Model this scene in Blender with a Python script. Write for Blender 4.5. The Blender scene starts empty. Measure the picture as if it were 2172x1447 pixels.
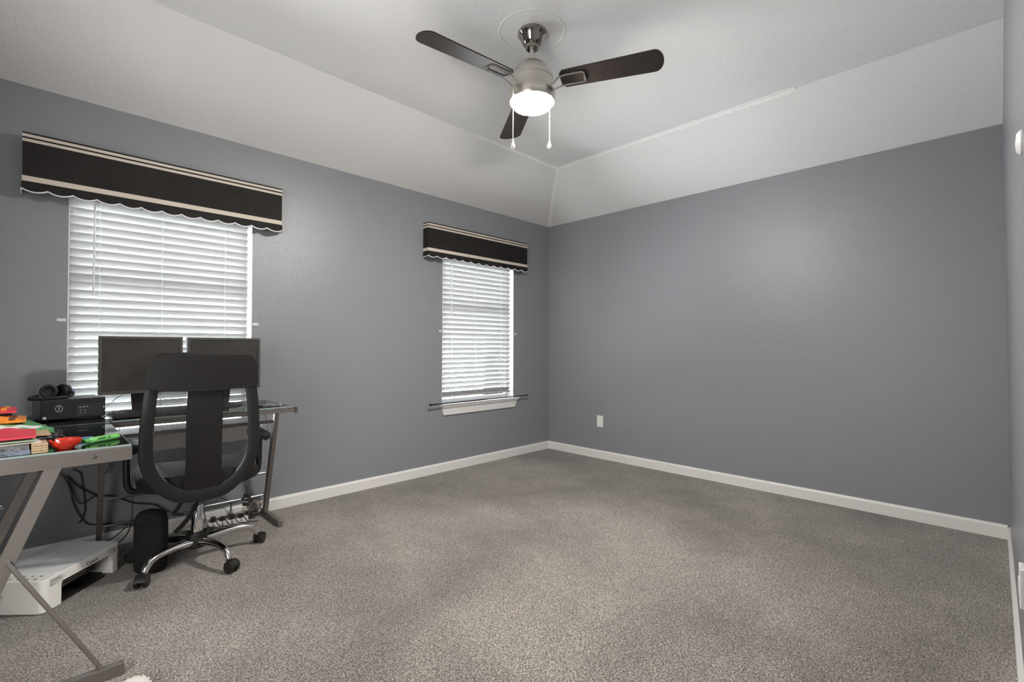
import bpy, bmesh, math, random
from mathutils import Vector, Matrix
C = bpy.context.scene
col = C.collection
PI = math.pi
random.seed(7)

# ---------------------------------------------------------------- camera, world, lights, exposure
cam_d = bpy.data.cameras.new('camera'); cam = bpy.data.objects.new('camera', cam_d); col.objects.link(cam)
H_EYE = 1.1142
_yaw, _pit, _rol = 0.785863, 0.012040, 0.00285
f_ = Vector((math.cos(_yaw)*math.cos(_pit), math.sin(_yaw)*math.cos(_pit), math.sin(_pit)))
r0 = Vector((math.sin(_yaw), -math.cos(_yaw), 0)); u0 = r0.cross(f_)
r_ = r0*math.cos(_rol)+u0*math.sin(_rol); u_ = u0*math.cos(_rol)-r0*math.sin(_rol)
cam.matrix_world = Matrix(((r_.x, u_.x, -f_.x, 0), (r_.y, u_.y, -f_.y, 0), (r_.z, u_.z, -f_.z, H_EYE), (0, 0, 0, 1)))
cam_d.sensor_width = 36; cam_d.lens = 36*1021.18/2172; cam_d.clip_start = 0.01
C.camera = cam

w = bpy.data.worlds.new('sky'); C.world = w; w.use_nodes = True
bgn = w.node_tree.nodes['Background']; bgn.inputs[0].default_value = (0.97, 0.985, 1.0, 1); bgn.inputs[1].default_value = 66.0

def area(name, loc, rot, sx, sy, power, color=(1, 1, 1), portal=False):
    d = bpy.data.lights.new(name, 'AREA'); d.shape = 'RECTANGLE'; d.size = sx; d.size_y = sy; d.energy = power; d.color = color
    if portal: d.cycles.is_portal = True
    o = bpy.data.objects.new(name, d); col.objects.link(o); o.location = loc; o.rotation_euler = rot
    return o
# daylight reaching the two windows (portals only guide the sampling of the sky)
area('window_daylight', (0.583, 3.64, 1.27), (-PI/2, 0, 0), 0.95, 1.4, 1, portal=True)
area('window_daylight', (3.043, 3.64, 1.27), (-PI/2, 0, 0), 0.95, 1.4, 1, portal=True)
# fill light added out of view behind the camera, shining through the doorway
hl = area('fill_light', (-1.02, 0.70, 1.25), (0, 0, 0), 0.9, 1.6, 44, (1.0, 0.97, 0.93))
hl.rotation_euler = Vector((.75, 1.0, .30)).to_track_quat('-Z', 'Y').to_euler()

C.view_settings.view_transform = 'Standard'; C.view_settings.look = 'None'
C.view_settings.gamma = 1; C.view_settings.use_curve_mapping = False
C.view_settings.exposure = 0.0
LAMP = 530.0            # emission of the fan's glass drum
BOOST = 1.0

# ---------------------------------------------------------------- materials
def S(*c):
    return tuple((x/255/12.92 if x/255 <= .04045 else ((x/255+.055)/1.055)**2.4) for x in c)
def mat(name, c, rough=.5, metal=0, spec=.5, bump=None, var=None, emit=None, coat=0, trans=0, sheen=0):
    """c linear rgb; bump=(scale,strength,distance); var=(scale,amount) noise tint"""
    m = bpy.data.materials.new(name); m.use_nodes = True; nt = m.node_tree; b = nt.nodes['Principled BSDF']
    b.inputs['Base Color'].default_value = (*c, 1); b.inputs['Roughness'].default_value = rough
    b.inputs['Metallic'].default_value = metal; b.inputs['Specular IOR Level'].default_value = spec
    b.inputs['Coat Weight'].default_value = coat; b.inputs['Transmission Weight'].default_value = trans
    b.inputs['Sheen Weight'].default_value = sheen
    if emit: b.inputs['Emission Color'].default_value = (*emit[0], 1); b.inputs['Emission Strength'].default_value = emit[1]
    tc = nt.nodes.new('ShaderNodeTexCoord')
    if var:
        n = nt.nodes.new('ShaderNodeTexNoise'); n.inputs['Scale'].default_value = var[0]; n.inputs['Detail'].default_value = 4
        nt.links.new(tc.outputs['Object'], n.inputs['Vector'])
        mr = nt.nodes.new('ShaderNodeMapRange'); mr.inputs[1].default_value = .3; mr.inputs[2].default_value = .7
        mr.inputs[3].default_value = 1-var[1]; mr.inputs[4].default_value = 1+var[1]; nt.links.new(n.outputs['Fac'], mr.inputs[0])
        mx = nt.nodes.new('ShaderNodeVectorMath'); mx.operation = 'SCALE'; mx.inputs[0].default_value = c
        nt.links.new(mr.outputs[0], mx.inputs['Scale']); nt.links.new(mx.outputs[0], b.inputs['Base Color'])
    if bump:
        n = nt.nodes.new('ShaderNodeTexNoise'); n.inputs['Scale'].default_value = bump[0]; n.inputs['Detail'].default_value = 3
        nt.links.new(tc.outputs['Object'], n.inputs['Vector'])
        bp = nt.nodes.new('ShaderNodeBump'); bp.inputs['Strength'].default_value = bump[1]; bp.inputs['Distance'].default_value = bump[2]
        nt.links.new(n.outputs['Fac'], bp.inputs['Height']); nt.links.new(bp.outputs[0], b.inputs['Normal'])
    return m
M = {}
M['wall'] = mat('grey_wall_paint', (0.246, 0.255, 0.275), .36, spec=.6, bump=(110, .55, .003))
M['ceil'] = mat('white_ceiling_texture', (0.83, 0.83, 0.825), .9, spec=.2, bump=(55, .5, .006))
M['patch'] = mat('fresh_joint_compound', (0.97, 0.97, 0.96), .8, spec=.2, bump=(70, .8, .006))
M['trim'] = mat('white_trim_paint', (0.76, 0.745, 0.73), .4)
M['vinyl'] = mat('white_vinyl', (0.8, 0.8, 0.8), .4)
M['bracket'] = mat('clear_white_plastic', (0.75, 0.77, 0.8), .3)
M['black'] = mat('black_plastic', (0.013, 0.0125, 0.012), .45, spec=.4)
M['blackgloss'] = mat('black_gloss_plastic', (0.012, 0.012, 0.013), .2)
M['leather'] = mat('black_leatherette', (0.009, 0.008, 0.0075), .55, spec=.35, bump=(400, .3, .0005))
M['fabric_b'] = mat('black_fabric', (0.016, 0.0145, 0.0135), .85, spec=.3, bump=(600, .5, .001))
M['chrome'] = mat('chrome', (0.75, 0.74, 0.73), .12, metal=1)
M['silver'] = mat('silver_painted_steel', (0.19, 0.172, 0.162), .42, metal=.5, var=(90, .05))
M['rod'] = mat('polished_steel_rod', (0.42, 0.41, 0.4), .25, metal=.9)
M['greycap'] = mat('dark_grey_cap', (0.06, 0.055, 0.05), .5)
M['nickel'] = mat('brushed_nickel', (0.62, 0.58, 0.53), .3, metal=.85)
M['gunchrome'] = mat('dark_chrome', (0.36, 0.33, 0.31), .1, metal=1)
M['blade'] = mat('espresso_blade', (0.020, 0.014, 0.011), .38, var=(30, .15))
M['ivory'] = mat('ivory_plastic', (0.85, 0.82, 0.74), .4)
M['lampglass'] = mat('lit_frosted_glass', (0.9, 0.9, 0.9), .5, emit=((1.0, 0.955, 0.89), LAMP))
M['cream'] = mat('cream_stripe_fabric', (0.62, 0.55, 0.47), .85, bump=(500, .3, .0005))
M['valance'] = mat('dark_awning_fabric', (0.0125, 0.0105, 0.0095), .75, spec=.35, bump=(700, .5, .0006), var=(14, .22))
M['piping'] = mat('white_piping', (0.75, 0.75, 0.77), .7)
M['printer'] = mat('white_printer_plastic', (0.84, 0.82, 0.79), .4)
M['dustlid'] = mat('dusty_white_lid', (0.76, 0.77, 0.79), .35, var=(8, .06))
M['label'] = mat('pale_label', (0.6, 0.58, 0.57), .5)
M['red'] = mat('red_glazed', (0.60, 0.035, 0.015), .18, coat=.6)
M['pink'] = mat('red_pink_card', (0.66, 0.045, 0.075), .5)
M['green'] = mat('green_plastic', (0.06, 0.36, 0.07), .3)
M['greenlt'] = mat('light_green_plastic', (0.18, 0.55, 0.14), .3, coat=.3)
M['greenbag'] = mat('green_pouch_film', (0.13, 0.42, 0.15), .25, coat=.5, bump=(18, .5, .01), var=(9, .25))
M['olive'] = mat('yellow_green_print', (0.35, 0.42, 0.06), .4, var=(40, .5))
M['orange'] = mat('orange_wrapper', (0.85, 0.26, 0.03), .35, var=(25, .5))
M['tan'] = mat('tan_card', (0.50, 0.36, 0.22), .6)
M['paper'] = mat('paper', (0.66, 0.60, 0.55), .7, var=(20, .08))
M['sage'] = mat('sage_cover', (0.30, 0.38, 0.27), .6)
M['bookdark'] = mat('dark_printed_cover', (0.12, 0.12, 0.13), .45, var=(60, .8))
M['bookblue'] = mat('blue_grey_cover', (0.16, 0.19, 0.24), .45, var=(60, .7))
M['blue'] = mat('blue_plastic', (0.12, 0.25, 0.55), .2)
M['gold'] = mat('brass', (0.6, 0.4, 0.15), .3, metal=1)
M['ink'] = mat('dark_ink', (0.02, 0.02, 0.03), .6)
M['inkwhite'] = mat('white_ink', (0.75, 0.75, 0.75), .5)
M['pcblack'] = mat('pc_black', (0.014, 0.014, 0.015), .4)
M['pctop'] = mat('pc_top', (0.030, 0.034, 0.040), .3)
M['port'] = mat('port_grey', (0.25, 0.23, 0.22), .4)
M['screen'] = mat('switched_off_screen', (0.034, 0.031, 0.028), .35, bump=(6, .05, .01), var=(7, .3))
M['bezel'] = mat('monitor_bezel', (0.055, 0.050, 0.046), .45)
M['shoe'] = mat('white_foam', (0.80, 0.74, 0.70), .6)
M['usb'] = mat('adapter_black', (0.03, 0.028, 0.027), .45)
M['wood'] = mat('brown_pad', (0.16, 0.09, 0.06), .6)

def glass_mat(name, tint, gloss_rough=.02, ior=1.5):
    m = bpy.data.materials.new(name); m.use_nodes = True; nt = m.node_tree; nt.nodes.clear()
    out = nt.nodes.new('ShaderNodeOutputMaterial'); mx = nt.nodes.new('ShaderNodeMixShader')
    tr = nt.nodes.new('ShaderNodeBsdfTransparent'); tr.inputs[0].default_value = (*tint, 1)
    gl = nt.nodes.new('ShaderNodeBsdfGlossy'); gl.inputs['Roughness'].default_value = gloss_rough
    fr = nt.nodes.new('ShaderNodeFresnel'); fr.inputs[0].default_value = ior
    nt.links.new(fr.outputs[0], mx.inputs[0]); nt.links.new(tr.outputs[0], mx.inputs[1]); nt.links.new(gl.outputs[0], mx.inputs[2])
    nt.links.new(mx.outputs[0], out.inputs[0])
    return m
M['pane'] = glass_mat('window_pane', (0.96, 0.98, 0.98))
M['deskglass'] = glass_mat('tempered_desk_glass', (0.86, 0.94, 0.92), .02, 1.7)
M['clearbag'] = glass_mat('clear_plastic_film', (0.72, 0.68, 0.66), .25, 1.6)
M['glassedge'] = mat('green_glass_edge', (0.30, 0.38, 0.36), .15, coat=.5)

def slat_mat():
    m = bpy.data.materials.new('white_slat'); m.use_nodes = True; nt = m.node_tree; b = nt.nodes['Principled BSDF']
    b.inputs['Base Color'].default_value = (0.42, 0.42, 0.42, 1); b.inputs['Roughness'].default_value = .45
    out = nt.nodes['Material Output']; t = nt.nodes.new('ShaderNodeBsdfTranslucent'); t.inputs[0].default_value = (0.85, 0.87, 0.9, 1)
    mx = nt.nodes.new('ShaderNodeMixShader'); mx.inputs[0].default_value = .03
    nt.links.new(b.outputs[0], mx.inputs[1]); nt.links.new(t.outputs[0], mx.inputs[2]); nt.links.new(mx.outputs[0], out.inputs[0])
    return m
M['slat'] = slat_mat()
M['cord'] = slat_mat(); M['cord'].name = 'white_cord'
for n_ in M['cord'].node_tree.nodes:
    if n_.type == 'MIX_SHADER': n_.inputs[0].default_value = .6
    if n_.type == 'BSDF_PRINCIPLED': n_.inputs['Base Color'].default_value = (.85, .85, .85, 1)

def mesh_mat():
    """woven black net: a fine procedural lattice of threads with open holes, in the object's own coordinates"""
    m = bpy.data.materials.new('black_net_fabric'); m.use_nodes = True; nt = m.node_tree; b = nt.nodes['Principled BSDF']
    b.inputs['Base Color'].default_value = (0.02, 0.019, 0.018, 1); b.inputs['Roughness'].default_value = .6
    out = nt.nodes['Material Output']; tc = nt.nodes.new('ShaderNodeTexCoord')
    sp = nt.nodes.new('ShaderNodeSeparateXYZ'); nt.links.new(tc.outputs['Object'], sp.inputs[0])
    def op(kind, a, b_=None):
        n = nt.nodes.new('ShaderNodeMath'); n.operation = kind
        for i, q in enumerate((a, b_)):
            if q is None: continue
            if isinstance(q, (int, float)): n.inputs[i].default_value = q
            else: nt.links.new(q, n.inputs[i])
        return n.outputs[0]
    k = 2*PI/.0052
    s1 = op('SINE', op('MULTIPLY', op('ADD', sp.outputs[0], op('MULTIPLY', sp.outputs[2], .8)), k)); s2 = op('SINE', op('MULTIPLY', op('SUBTRACT', sp.outputs[0], op('MULTIPLY', sp.outputs[2], .8)), k))
    lt_ = op('GREATER_THAN', op('MULTIPLY', s1, s2), .02)
    t = nt.nodes.new('ShaderNodeBsdfTransparent'); mx = nt.nodes.new('ShaderNodeMixShader')
    nt.links.new(lt_, mx.inputs[0]); nt.links.new(b.outputs[0], mx.inputs[1]); nt.links.new(t.outputs[0], mx.inputs[2])
    nt.links.new(mx.outputs[0], out.inputs[0])
    return m
M['net'] = mesh_mat()

def carpet_mat():
    m = bpy.data.materials.new('brown_grey_carpet'); m.use_nodes = True; nt = m.node_tree; b = nt.nodes['Principled BSDF']
    L = nt.links.new; N = nt.nodes.new
    b.inputs['Roughness'].default_value = .95; b.inputs['Specular IOR Level'].default_value = .1; b.inputs['Sheen Weight'].default_value = .25
    tc = N('ShaderNodeTexCoord')
    def noise(sc, det, rough=.6):
        n = N('ShaderNodeTexNoise'); n.inputs['Scale'].default_value = sc; n.inputs['Detail'].default_value = det; n.inputs['Roughness'].default_value = rough
        L(tc.outputs['Object'], n.inputs['Vector']); return n
    n1 = noise(185, 4, .72); r1 = N('ShaderNodeValToRGB'); L(n1.outputs['Fac'], r1.inputs[0])
    e = r1.color_ramp.elements
    e[0].position = .39; e[0].color = (0.055, 0.046, 0.039, 1); e[1].position = .62; e[1].color = (0.52, 0.475, 0.44, 1)
    k = r1.color_ramp.elements.new(.5); k.color = (0.215, 0.190, 0.172, 1)
    # pile brushed in different directions by feet and vacuum: broad soft patches
    n2 = noise(1.1, 3, .55); mr = N('ShaderNodeMapRange'); L(n2.outputs['Fac'], mr.inputs[0])
    mr.inputs[1].default_value = .36; mr.inputs[2].default_value = .64; mr.inputs[3].default_value = .66; mr.inputs[4].default_value = 1.10
    n3 = noise(6, 2, .6); m3 = N('ShaderNodeMapRange'); L(n3.outputs['Fac'], m3.inputs[0])
    m3.inputs[1].default_value = .3; m3.inputs[2].default_value = .7; m3.inputs[3].default_value = .92; m3.inputs[4].default_value = 1.08
    mu = N('ShaderNodeMath'); mu.operation = 'MULTIPLY'; L(mr.outputs[0], mu.inputs[0]); L(m3.outputs[0], mu.inputs[1])
    sc = N('ShaderNodeVectorMath'); sc.operation = 'SCALE'; L(r1.outputs[0], sc.inputs[0]); L(mu.outputs[0], sc.inputs['Scale'])
    L(sc.outputs[0], b.inputs['Base Color'])
    bp = N('ShaderNodeBump'); bp.inputs['Strength'].default_value = .5; bp.inputs['Distance'].default_value = .004
    L(n1.outputs['Fac'], bp.inputs['Height']); L(bp.outputs[0], b.inputs['Normal'])
    return m
M['carpet'] = carpet_mat()

# ---------------------------------------------------------------- mesh helpers
class MB:
    def __init__(s): s.b = bmesh.new()
    def _v(s, co, T): return s.b.verts.new(T @ Vector(co) if T else co)
    def box(s, lo, hi, T=None, bev=0):
        x0, y0, z0 = lo; x1, y1, z1 = hi
        v = [s._v(c, T) for c in ((x0,y0,z0),(x1,y0,z0),(x1,y1,z0),(x0,y1,z0),(x0,y0,z1),(x1,y0,z1),(x1,y1,z1),(x0,y1,z1))]
        fs = [s.b.faces.new([v[i] for i in f]) for f in ((3,2,1,0),(4,5,6,7),(0,1,5,4),(1,2,6,5),(2,3,7,6),(3,0,4,7))]
        if bev:
            es = {e for f in fs for e in f.edges}
            bmesh.ops.bevel(s.b, geom=list(es), offset=bev, segments=2, profile=.5, affect='EDGES')
        return s
    def prism(s, pts, d, T=None):
        """pts: polygon in xy; extruded along z from d[0] to d[1]"""
        a = [s._v((x, y, d[0]), T) for x, y in pts]; b = [s._v((x, y, d[1]), T) for x, y in pts]; n = len(pts)
        s.b.faces.new(a[::-1]); s.b.faces.new(b)
        for i in range(n): s.b.faces.new((a[i], a[(i+1) % n], b[(i+1) % n], b[i]))
        return s
    def lathe(s, prof, seg=40, T=None, cap=True):
        """prof: list of (r, z)"""
        rings = []
        for r, z in prof:
            if r < 1e-6: rings.append([s._v((0, 0, z), T)])
            else: rings.append([s._v((r*math.cos(2*PI*i/seg), r*math.sin(2*PI*i/seg), z), T) for i in range(seg)])
        for A, B in zip(rings, rings[1:]):
            for i in range(seg):
                j = (i+1) % seg
                if len(A) == 1 and len(B) == 1: break
                if len(A) == 1: s.b.faces.new((A[0], B[j], B[i]))
                elif len(B) == 1: s.b.faces.new((A[i], A[j], B[0]))
                else: s.b.faces.new((A[i], A[j], B[j], B[i]))
        if cap:
            if len(rings[0]) > 1: s.b.faces.new(rings[0][::-1])
            if len(rings[-1]) > 1: s.b.faces.new(rings[-1])
        return s
    def tube(s, pts, r, seg=10, T=None, closed=False, smooth=0):
        """round bar along a polyline; r a number or one per point; smooth = spline steps"""
        P = [Vector(p) for p in pts]; n = len(P)
        R = list(r) if isinstance(r, (list, tuple)) else [r]*n
        if smooth:
            Q = []; QR = []
            rng = n if closed else n-1
            for i in range(rng):
                g = (lambda k: P[k % n]) if closed else (lambda k: P[max(0, min(n-1, k))])
                p0, p1, p2, p3 = g(i-1), g(i), g(i+1), g(i+2)
                for t in range(smooth):
                    t = t/smooth
                    Q.append(.5*((2*p1)+(p2-p0)*t+(2*p0-5*p1+4*p2-p3)*t*t+(3*p1-p0-3*p2+p3)*t**3))
                    QR.append(R[i]*(1-t)+R[(i+1) % n]*t)
            if not closed: Q.append(P[-1]); QR.append(R[-1])
            P, R = Q, QR; n = len(P)
        rings = []; up = None
        for i in range(n):
            a = P[(i-1) % n] if (closed or i > 0) else P[i]; b = P[(i+1) % n] if (closed or i < n-1) else P[i]
            t = (b-a)
            t = t.normalized() if t.length > 1e-9 else Vector((0, 0, 1))
            if up is None: up = t.orthogonal().normalized()
            up = (up - t*up.dot(t)); up = up.normalized() if up.length > 1e-6 else t.orthogonal().normalized()
            sd = t.cross(up)
            rings.append([s._v(P[i]+(up*math.cos(2*PI*k/seg)+sd*math.sin(2*PI*k/seg))*R[i], T) for k in range(seg)])
        m = n if closed else n-1
        for i in range(m):
            A, B = rings[i], rings[(i+1) % n]
            for k in range(seg): s.b.faces.new((A[k], A[(k+1) % seg], B[(k+1) % seg], B[k]))
        if not closed: s.b.faces.new(rings[0][::-1]); s.b.faces.new(rings[-1])
        return s
    def grid(s, fn, nu, nv, T=None):
        V = [[s._v(fn(i/nu, j/nv), T) for j in range(nv+1)] for i in range(nu+1)]
        for i in range(nu):
            for j in range(nv): s.b.faces.new((V[i][j], V[i+1][j], V[i+1][j+1], V[i][j+1]))
        return s
    def slab(s, fn, nu, nv, th, T=None):
        """a sheet fn(u,v) thickened by vector or number th along y"""
        off = Vector(th) if isinstance(th, (tuple, list)) else Vector((0, th, 0))
        A = [[s._v(fn(i/nu, j/nv), T) for j in range(nv+1)] for i in range(nu+1)]
        B = [[s._v(Vector(fn(i/nu, j/nv))+off, T) for j in range(nv+1)] for i in range(nu+1)]
        for i in range(nu):
            for j in range(nv):
                s.b.faces.new((A[i][j], A[i+1][j], A[i+1][j+1], A[i][j+1])); s.b.faces.new((B[i][j], B[i][j+1], B[i+1][j+1], B[i+1][j]))
        for i in range(nu):
            s.b.faces.new((A[i][0], B[i][0], B[i+1][0], A[i+1][0])); s.b.faces.new((A[i][nv], A[i+1][nv], B[i+1][nv], B[i][nv]))
        for j in range(nv):
            s.b.faces.new((A[0][j], A[0][j+1], B[0][j+1], B[0][j])); s.b.faces.new((A[nu][j], B[nu][j], B[nu][j+1], A[nu][j+1]))
        return s
    def text(s, body, size, T, depth=.0006, align='CENTER'):
        cu = bpy.data.curves.new('tmp', 'FONT'); cu.body = body; cu.size = size; cu.extrude = depth; cu.align_x = align; cu.align_y = 'CENTER'
        o = bpy.data.objects.new('tmp', cu); me = bpy.data.meshes.new_from_object(o)
        me.transform(T); s.b.from_mesh(me)
        bpy.data.objects.remove(o); bpy.data.curves.remove(cu); bpy.data.meshes.remove(me)
        return s
    def build(s, name, m, parent=None, smooth=False, world=True, subd=0, mats=None):
        bmesh.ops.recalc_face_normals(s.b, faces=s.b.faces)
        if parent is not None and world:
            off = Vector((0, 0, 0)); q = parent
            while q is not None: off += q.location; q = q.parent
            bmesh.ops.translate(s.b, verts=s.b.verts, vec=-off)
        origin = None
        if parent is None and world:      # a lone mesh: its origin at the middle of its base
            xs = [v.co for v in s.b.verts]
            origin = Vector(((min(v.x for v in xs)+max(v.x for v in xs))/2, (min(v.y for v in xs)+max(v.y for v in xs))/2, min(v.z for v in xs)))
            bmesh.ops.translate(s.b, verts=s.b.verts, vec=-origin)
        me = bpy.data.meshes.new(name); s.b.to_mesh(me); s.b.free()
        me.materials.append(m)
        if smooth:
            for p in me.polygons: p.use_smooth = True
            try: me.set_sharp_from_angle(angle=math.radians(35))
            except Exception: pass
        o = bpy.data.objects.new(name, me); col.objects.link(o)
        if origin is not None: o.location = origin
        if parent is not None: o.parent = parent
        if subd:
            md = o.modifiers.new('smooth', 'SUBSURF'); md.levels = subd; md.render_levels = subd
        return o

def tag(o, label=None, cat=None, group=None, kind=None):
    if label: o['label'] = label
    if cat: o['category'] = cat
    if group: o['group'] = group
    if kind: o['kind'] = kind
    return o
def thing(name, label, cat, loc=(0, 0, 0), rz=0, group=None):
    o = bpy.data.objects.new(name, None); col.objects.link(o); o.location = loc; o.rotation_euler = (0, 0, rz)
    o.empty_display_size = .05
    return tag(o, label, cat, group)
def struct(o, label=None): return tag(o, label, kind='structure')
def copy_tree(o, parent=None):
    c = o.copy(); col.objects.link(c); c.parent = parent
    for ch in list(o.children): copy_tree(ch, c)
    return c
def Tm(loc=(0, 0, 0), rx=0, ry=0, rz=0):
    return Matrix.Translation(loc) @ Matrix.Rotation(rz, 4, 'Z') @ Matrix.Rotation(ry, 4, 'Y') @ Matrix.Rotation(rx, 4, 'X')
def frame_T(o, ex, ey, ez):
    m = Matrix.Identity(4)
    for i, e in enumerate((ex, ey, ez)):
        for k in range(3): m[k][i] = e[k]
    for k in range(3): m[k][3] = o[k]
    return m

# ---------------------------------------------------------------- the room
XF, YW, X0 = 4.0423, 3.4764, -0.50          # far wall, window wall, wall behind the camera
ZC, Z2, XK, YK = 2.44, 2.7227, 3.3338, 2.7679
YS0, YS1 = -0.0635, -0.0455                  # the near side wall leans a hair
def ys(z): return YS0+(YS1-YS0)*z/2.44
WZ0, WZ1 = 0.60, 1.96
W1 = (0.135, 1.035); W2 = (2.592, 3.495)
T_ = .13

struct(MB().box((X0-1.3, -.2, -.08), (XF+.15, YW+.15, 0)).build('floor', M['carpet']))
b = MB()
for x0, x1, z0, z1 in ((X0, W1[0], 0, ZC+.02), (W1[1], W2[0], 0, ZC+.02), (W2[1], XF+.15, 0, ZC+.02), (W1[0], W1[1], 0, WZ0), (W2[0], W2[1], 0, WZ0),
                       (W1[0], W1[1], WZ1, ZC+.02), (W2[0], W2[1], WZ1, ZC+.02)):
    b.box((x0, YW, z0), (x1, YW+T_, z1))
bmesh.ops.remove_doubles(b.b, verts=b.b.verts, dist=1e-5)
struct(b.build('wall_left', M['wall']))
struct(MB().box((XF, -.2, 0), (XF+.15, YW+T_, ZC+.02)).build('wall_back', M['wall']))
b = MB(); T = frame_T((0, 0, 0), (1, 0, 0), (0, 0, 1), (0, 1, 0))
v = [b._v(c, None) for c in ((X0, ys(0), 0), (XF, ys(0), 0), (XF, ys(Z2), Z2+.03), (X0, ys(Z2), Z2+.03), (X0, -.2, 0), (XF, -.2, 0), (XF, -.2, Z2+.03), (X0, -.2, Z2+.03))]
for f in ((3,2,1,0),(4,5,6,7),(0,1,5,4),(1,2,6,5),(2,3,7,6),(3,0,4,7)): b.b.faces.new([v[i] for i in f])
struct(b.build('wall_right', M['wall']))
# wall behind the camera; unseen doorway and hall added for the fill light
b = MB(); DY0, DY1, DZ = 0.20, 2.00, 2.10
for y0, y1, z0, z1 in ((-.2, DY0, 0, Z2+.03), (DY1, YW+T_, 0, Z2+.03), (DY0, DY1, DZ, Z2+.03)): b.box((X0-.12, y0, z0), (X0, y1, z1))
struct(b.build('wall_front', M['wall']))
b = MB()
b.box((X0-1.3, -.2, 0), (X0-.12, -.1, 2.4)); b.box((X0-1.3, 2.5, 0), (X0-.12, 2.6, 2.4)); b.box((X0-1.4, -.2, 0), (X0-1.3, 2.6, 2.4)); b.box((X0-1.4, -.2, 2.4), (X0-.12, 2.6, 2.5))
struct(b.build('wall_hall', M['trim']))
b = MB()
for y0, y1, z1 in ((DY0-.06, DY0+.0, DZ+.06), (DY1, DY1+.06, DZ+.06)): b.box((X0, y0, 0), (X0+.015, y1, z1))
b.box((X0, DY0, DZ), (X0+.015, DY1, DZ+.06))
struct(b.build('trim_5', M['trim']))
# ceiling: flat tray with two sloping sides
b = MB()
def quad(*pts):
    b.b.faces.new([b.b.verts.new(p) for p in pts])
ylo = -.06
quad((X0, ylo, Z2), (XK, ylo, Z2), (XK, YK, Z2), (X0, YK, Z2))
quad((X0, YK, Z2), (XK, YK, Z2), (XF, YW, ZC), (X0, YW, ZC))
quad((XK, ylo, Z2), (XF, ylo, ZC), (XF, YW, ZC), (XK, YK, Z2))
bmesh.ops.remove_doubles(b.b, verts=b.b.verts, dist=1e-5)
ex = bmesh.ops.extrude_face_region(b.b, geom=list(b.b.faces))
bmesh.ops.translate(b.b, verts=[g for g in ex['geom'] if isinstance(g, bmesh.types.BMVert)], vec=(0, 0, .06))
struct(b.build('ceiling', M['ceil']))
# rough repair strips of joint compound along the creases
def strip(p0, p1, dA, dB, w0, w1, n, name):
    """dA, dB: directions down the two faces that meet at the crease"""
    p0, p1, dA, dB = Vector(p0), Vector(p1), Vector(dA).normalized(), Vector(dB).normalized()
    b = MB(); rows = []; dn = Vector((0, 0, -.0022))
    for i in range(n+1):
        c = p0+(p1-p0)*(i/n); w_ = w0+(w1-w0)*i/n
        a = w_*(.75+.5*random.random()); c2 = w_*(.75+.5*random.random())
        rows.append([b._v(q, None) for q in (c+dA*(a+.003)+Vector((0, 0, .001)), c+dA*a+dn, c+dn*1.4, c+dB*c2+dn, c+dB*(c2+.003)+Vector((0, 0, .001)))])
    for p, q in zip(rows, rows[1:]):
        for k in range(4): b.b.faces.new((p[k], q[k], q[k+1], p[k+1]))
    return struct(b.build(name, M['patch']))
strip((XK, YK, Z2), (XK, .86, Z2), (-1, 0, 0), (XF-XK, 0, ZC-Z2), .014, .024, 90, 'trim_1')
strip((XK, YK, Z2), (XK-.95, YK, Z2), (0, -1, 0), (0, YW-YK, ZC-Z2), .016, .008, 40, 'trim_2')
strip((XK, YK, Z2), (XF-.02, YW-.02, ZC+.008), (-1, 0, 0), (0, -1, 0), .014, .018, 40, 'trim_3')

FX, FY = 1.796, 1.658      # the fan's axis
b = MB(); b.lathe([(.158, 0), (.166, -.003), (.174, 0)], 64, Tm((FX, FY, Z2)), cap=False)
struct(b.build('trim_4', M['ceil'], smooth=True))

# baseboards
def baseboard(name, p0, p1, n, h=.0815, t=.012):
    p0, p1, n = Vector(p0), Vector(p1), Vector(n); L = (p1-p0).length
    T = frame_T(p0, n, (0, 0, 1), (p1-p0).normalized())
    return struct(MB().prism([(0, 0), (t, 0), (t, h-.014), (t*.75, h-.008), (t*.5, h), (0, h)], (0, L), T).build(name, M['trim']))
baseboard('baseboard_left', (X0, YW, 0), (XF-.012, YW, 0), (0, -1, 0))
baseboard('baseboard_back', (XF, -.05, 0), (XF, YW, 0), (-1, 0, 0))
baseboard('baseboard_right', (X0, -.062, 0), (XF-.012, -.062, 0), (0, 1, 0), h=.075, t=.0135)

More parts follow.
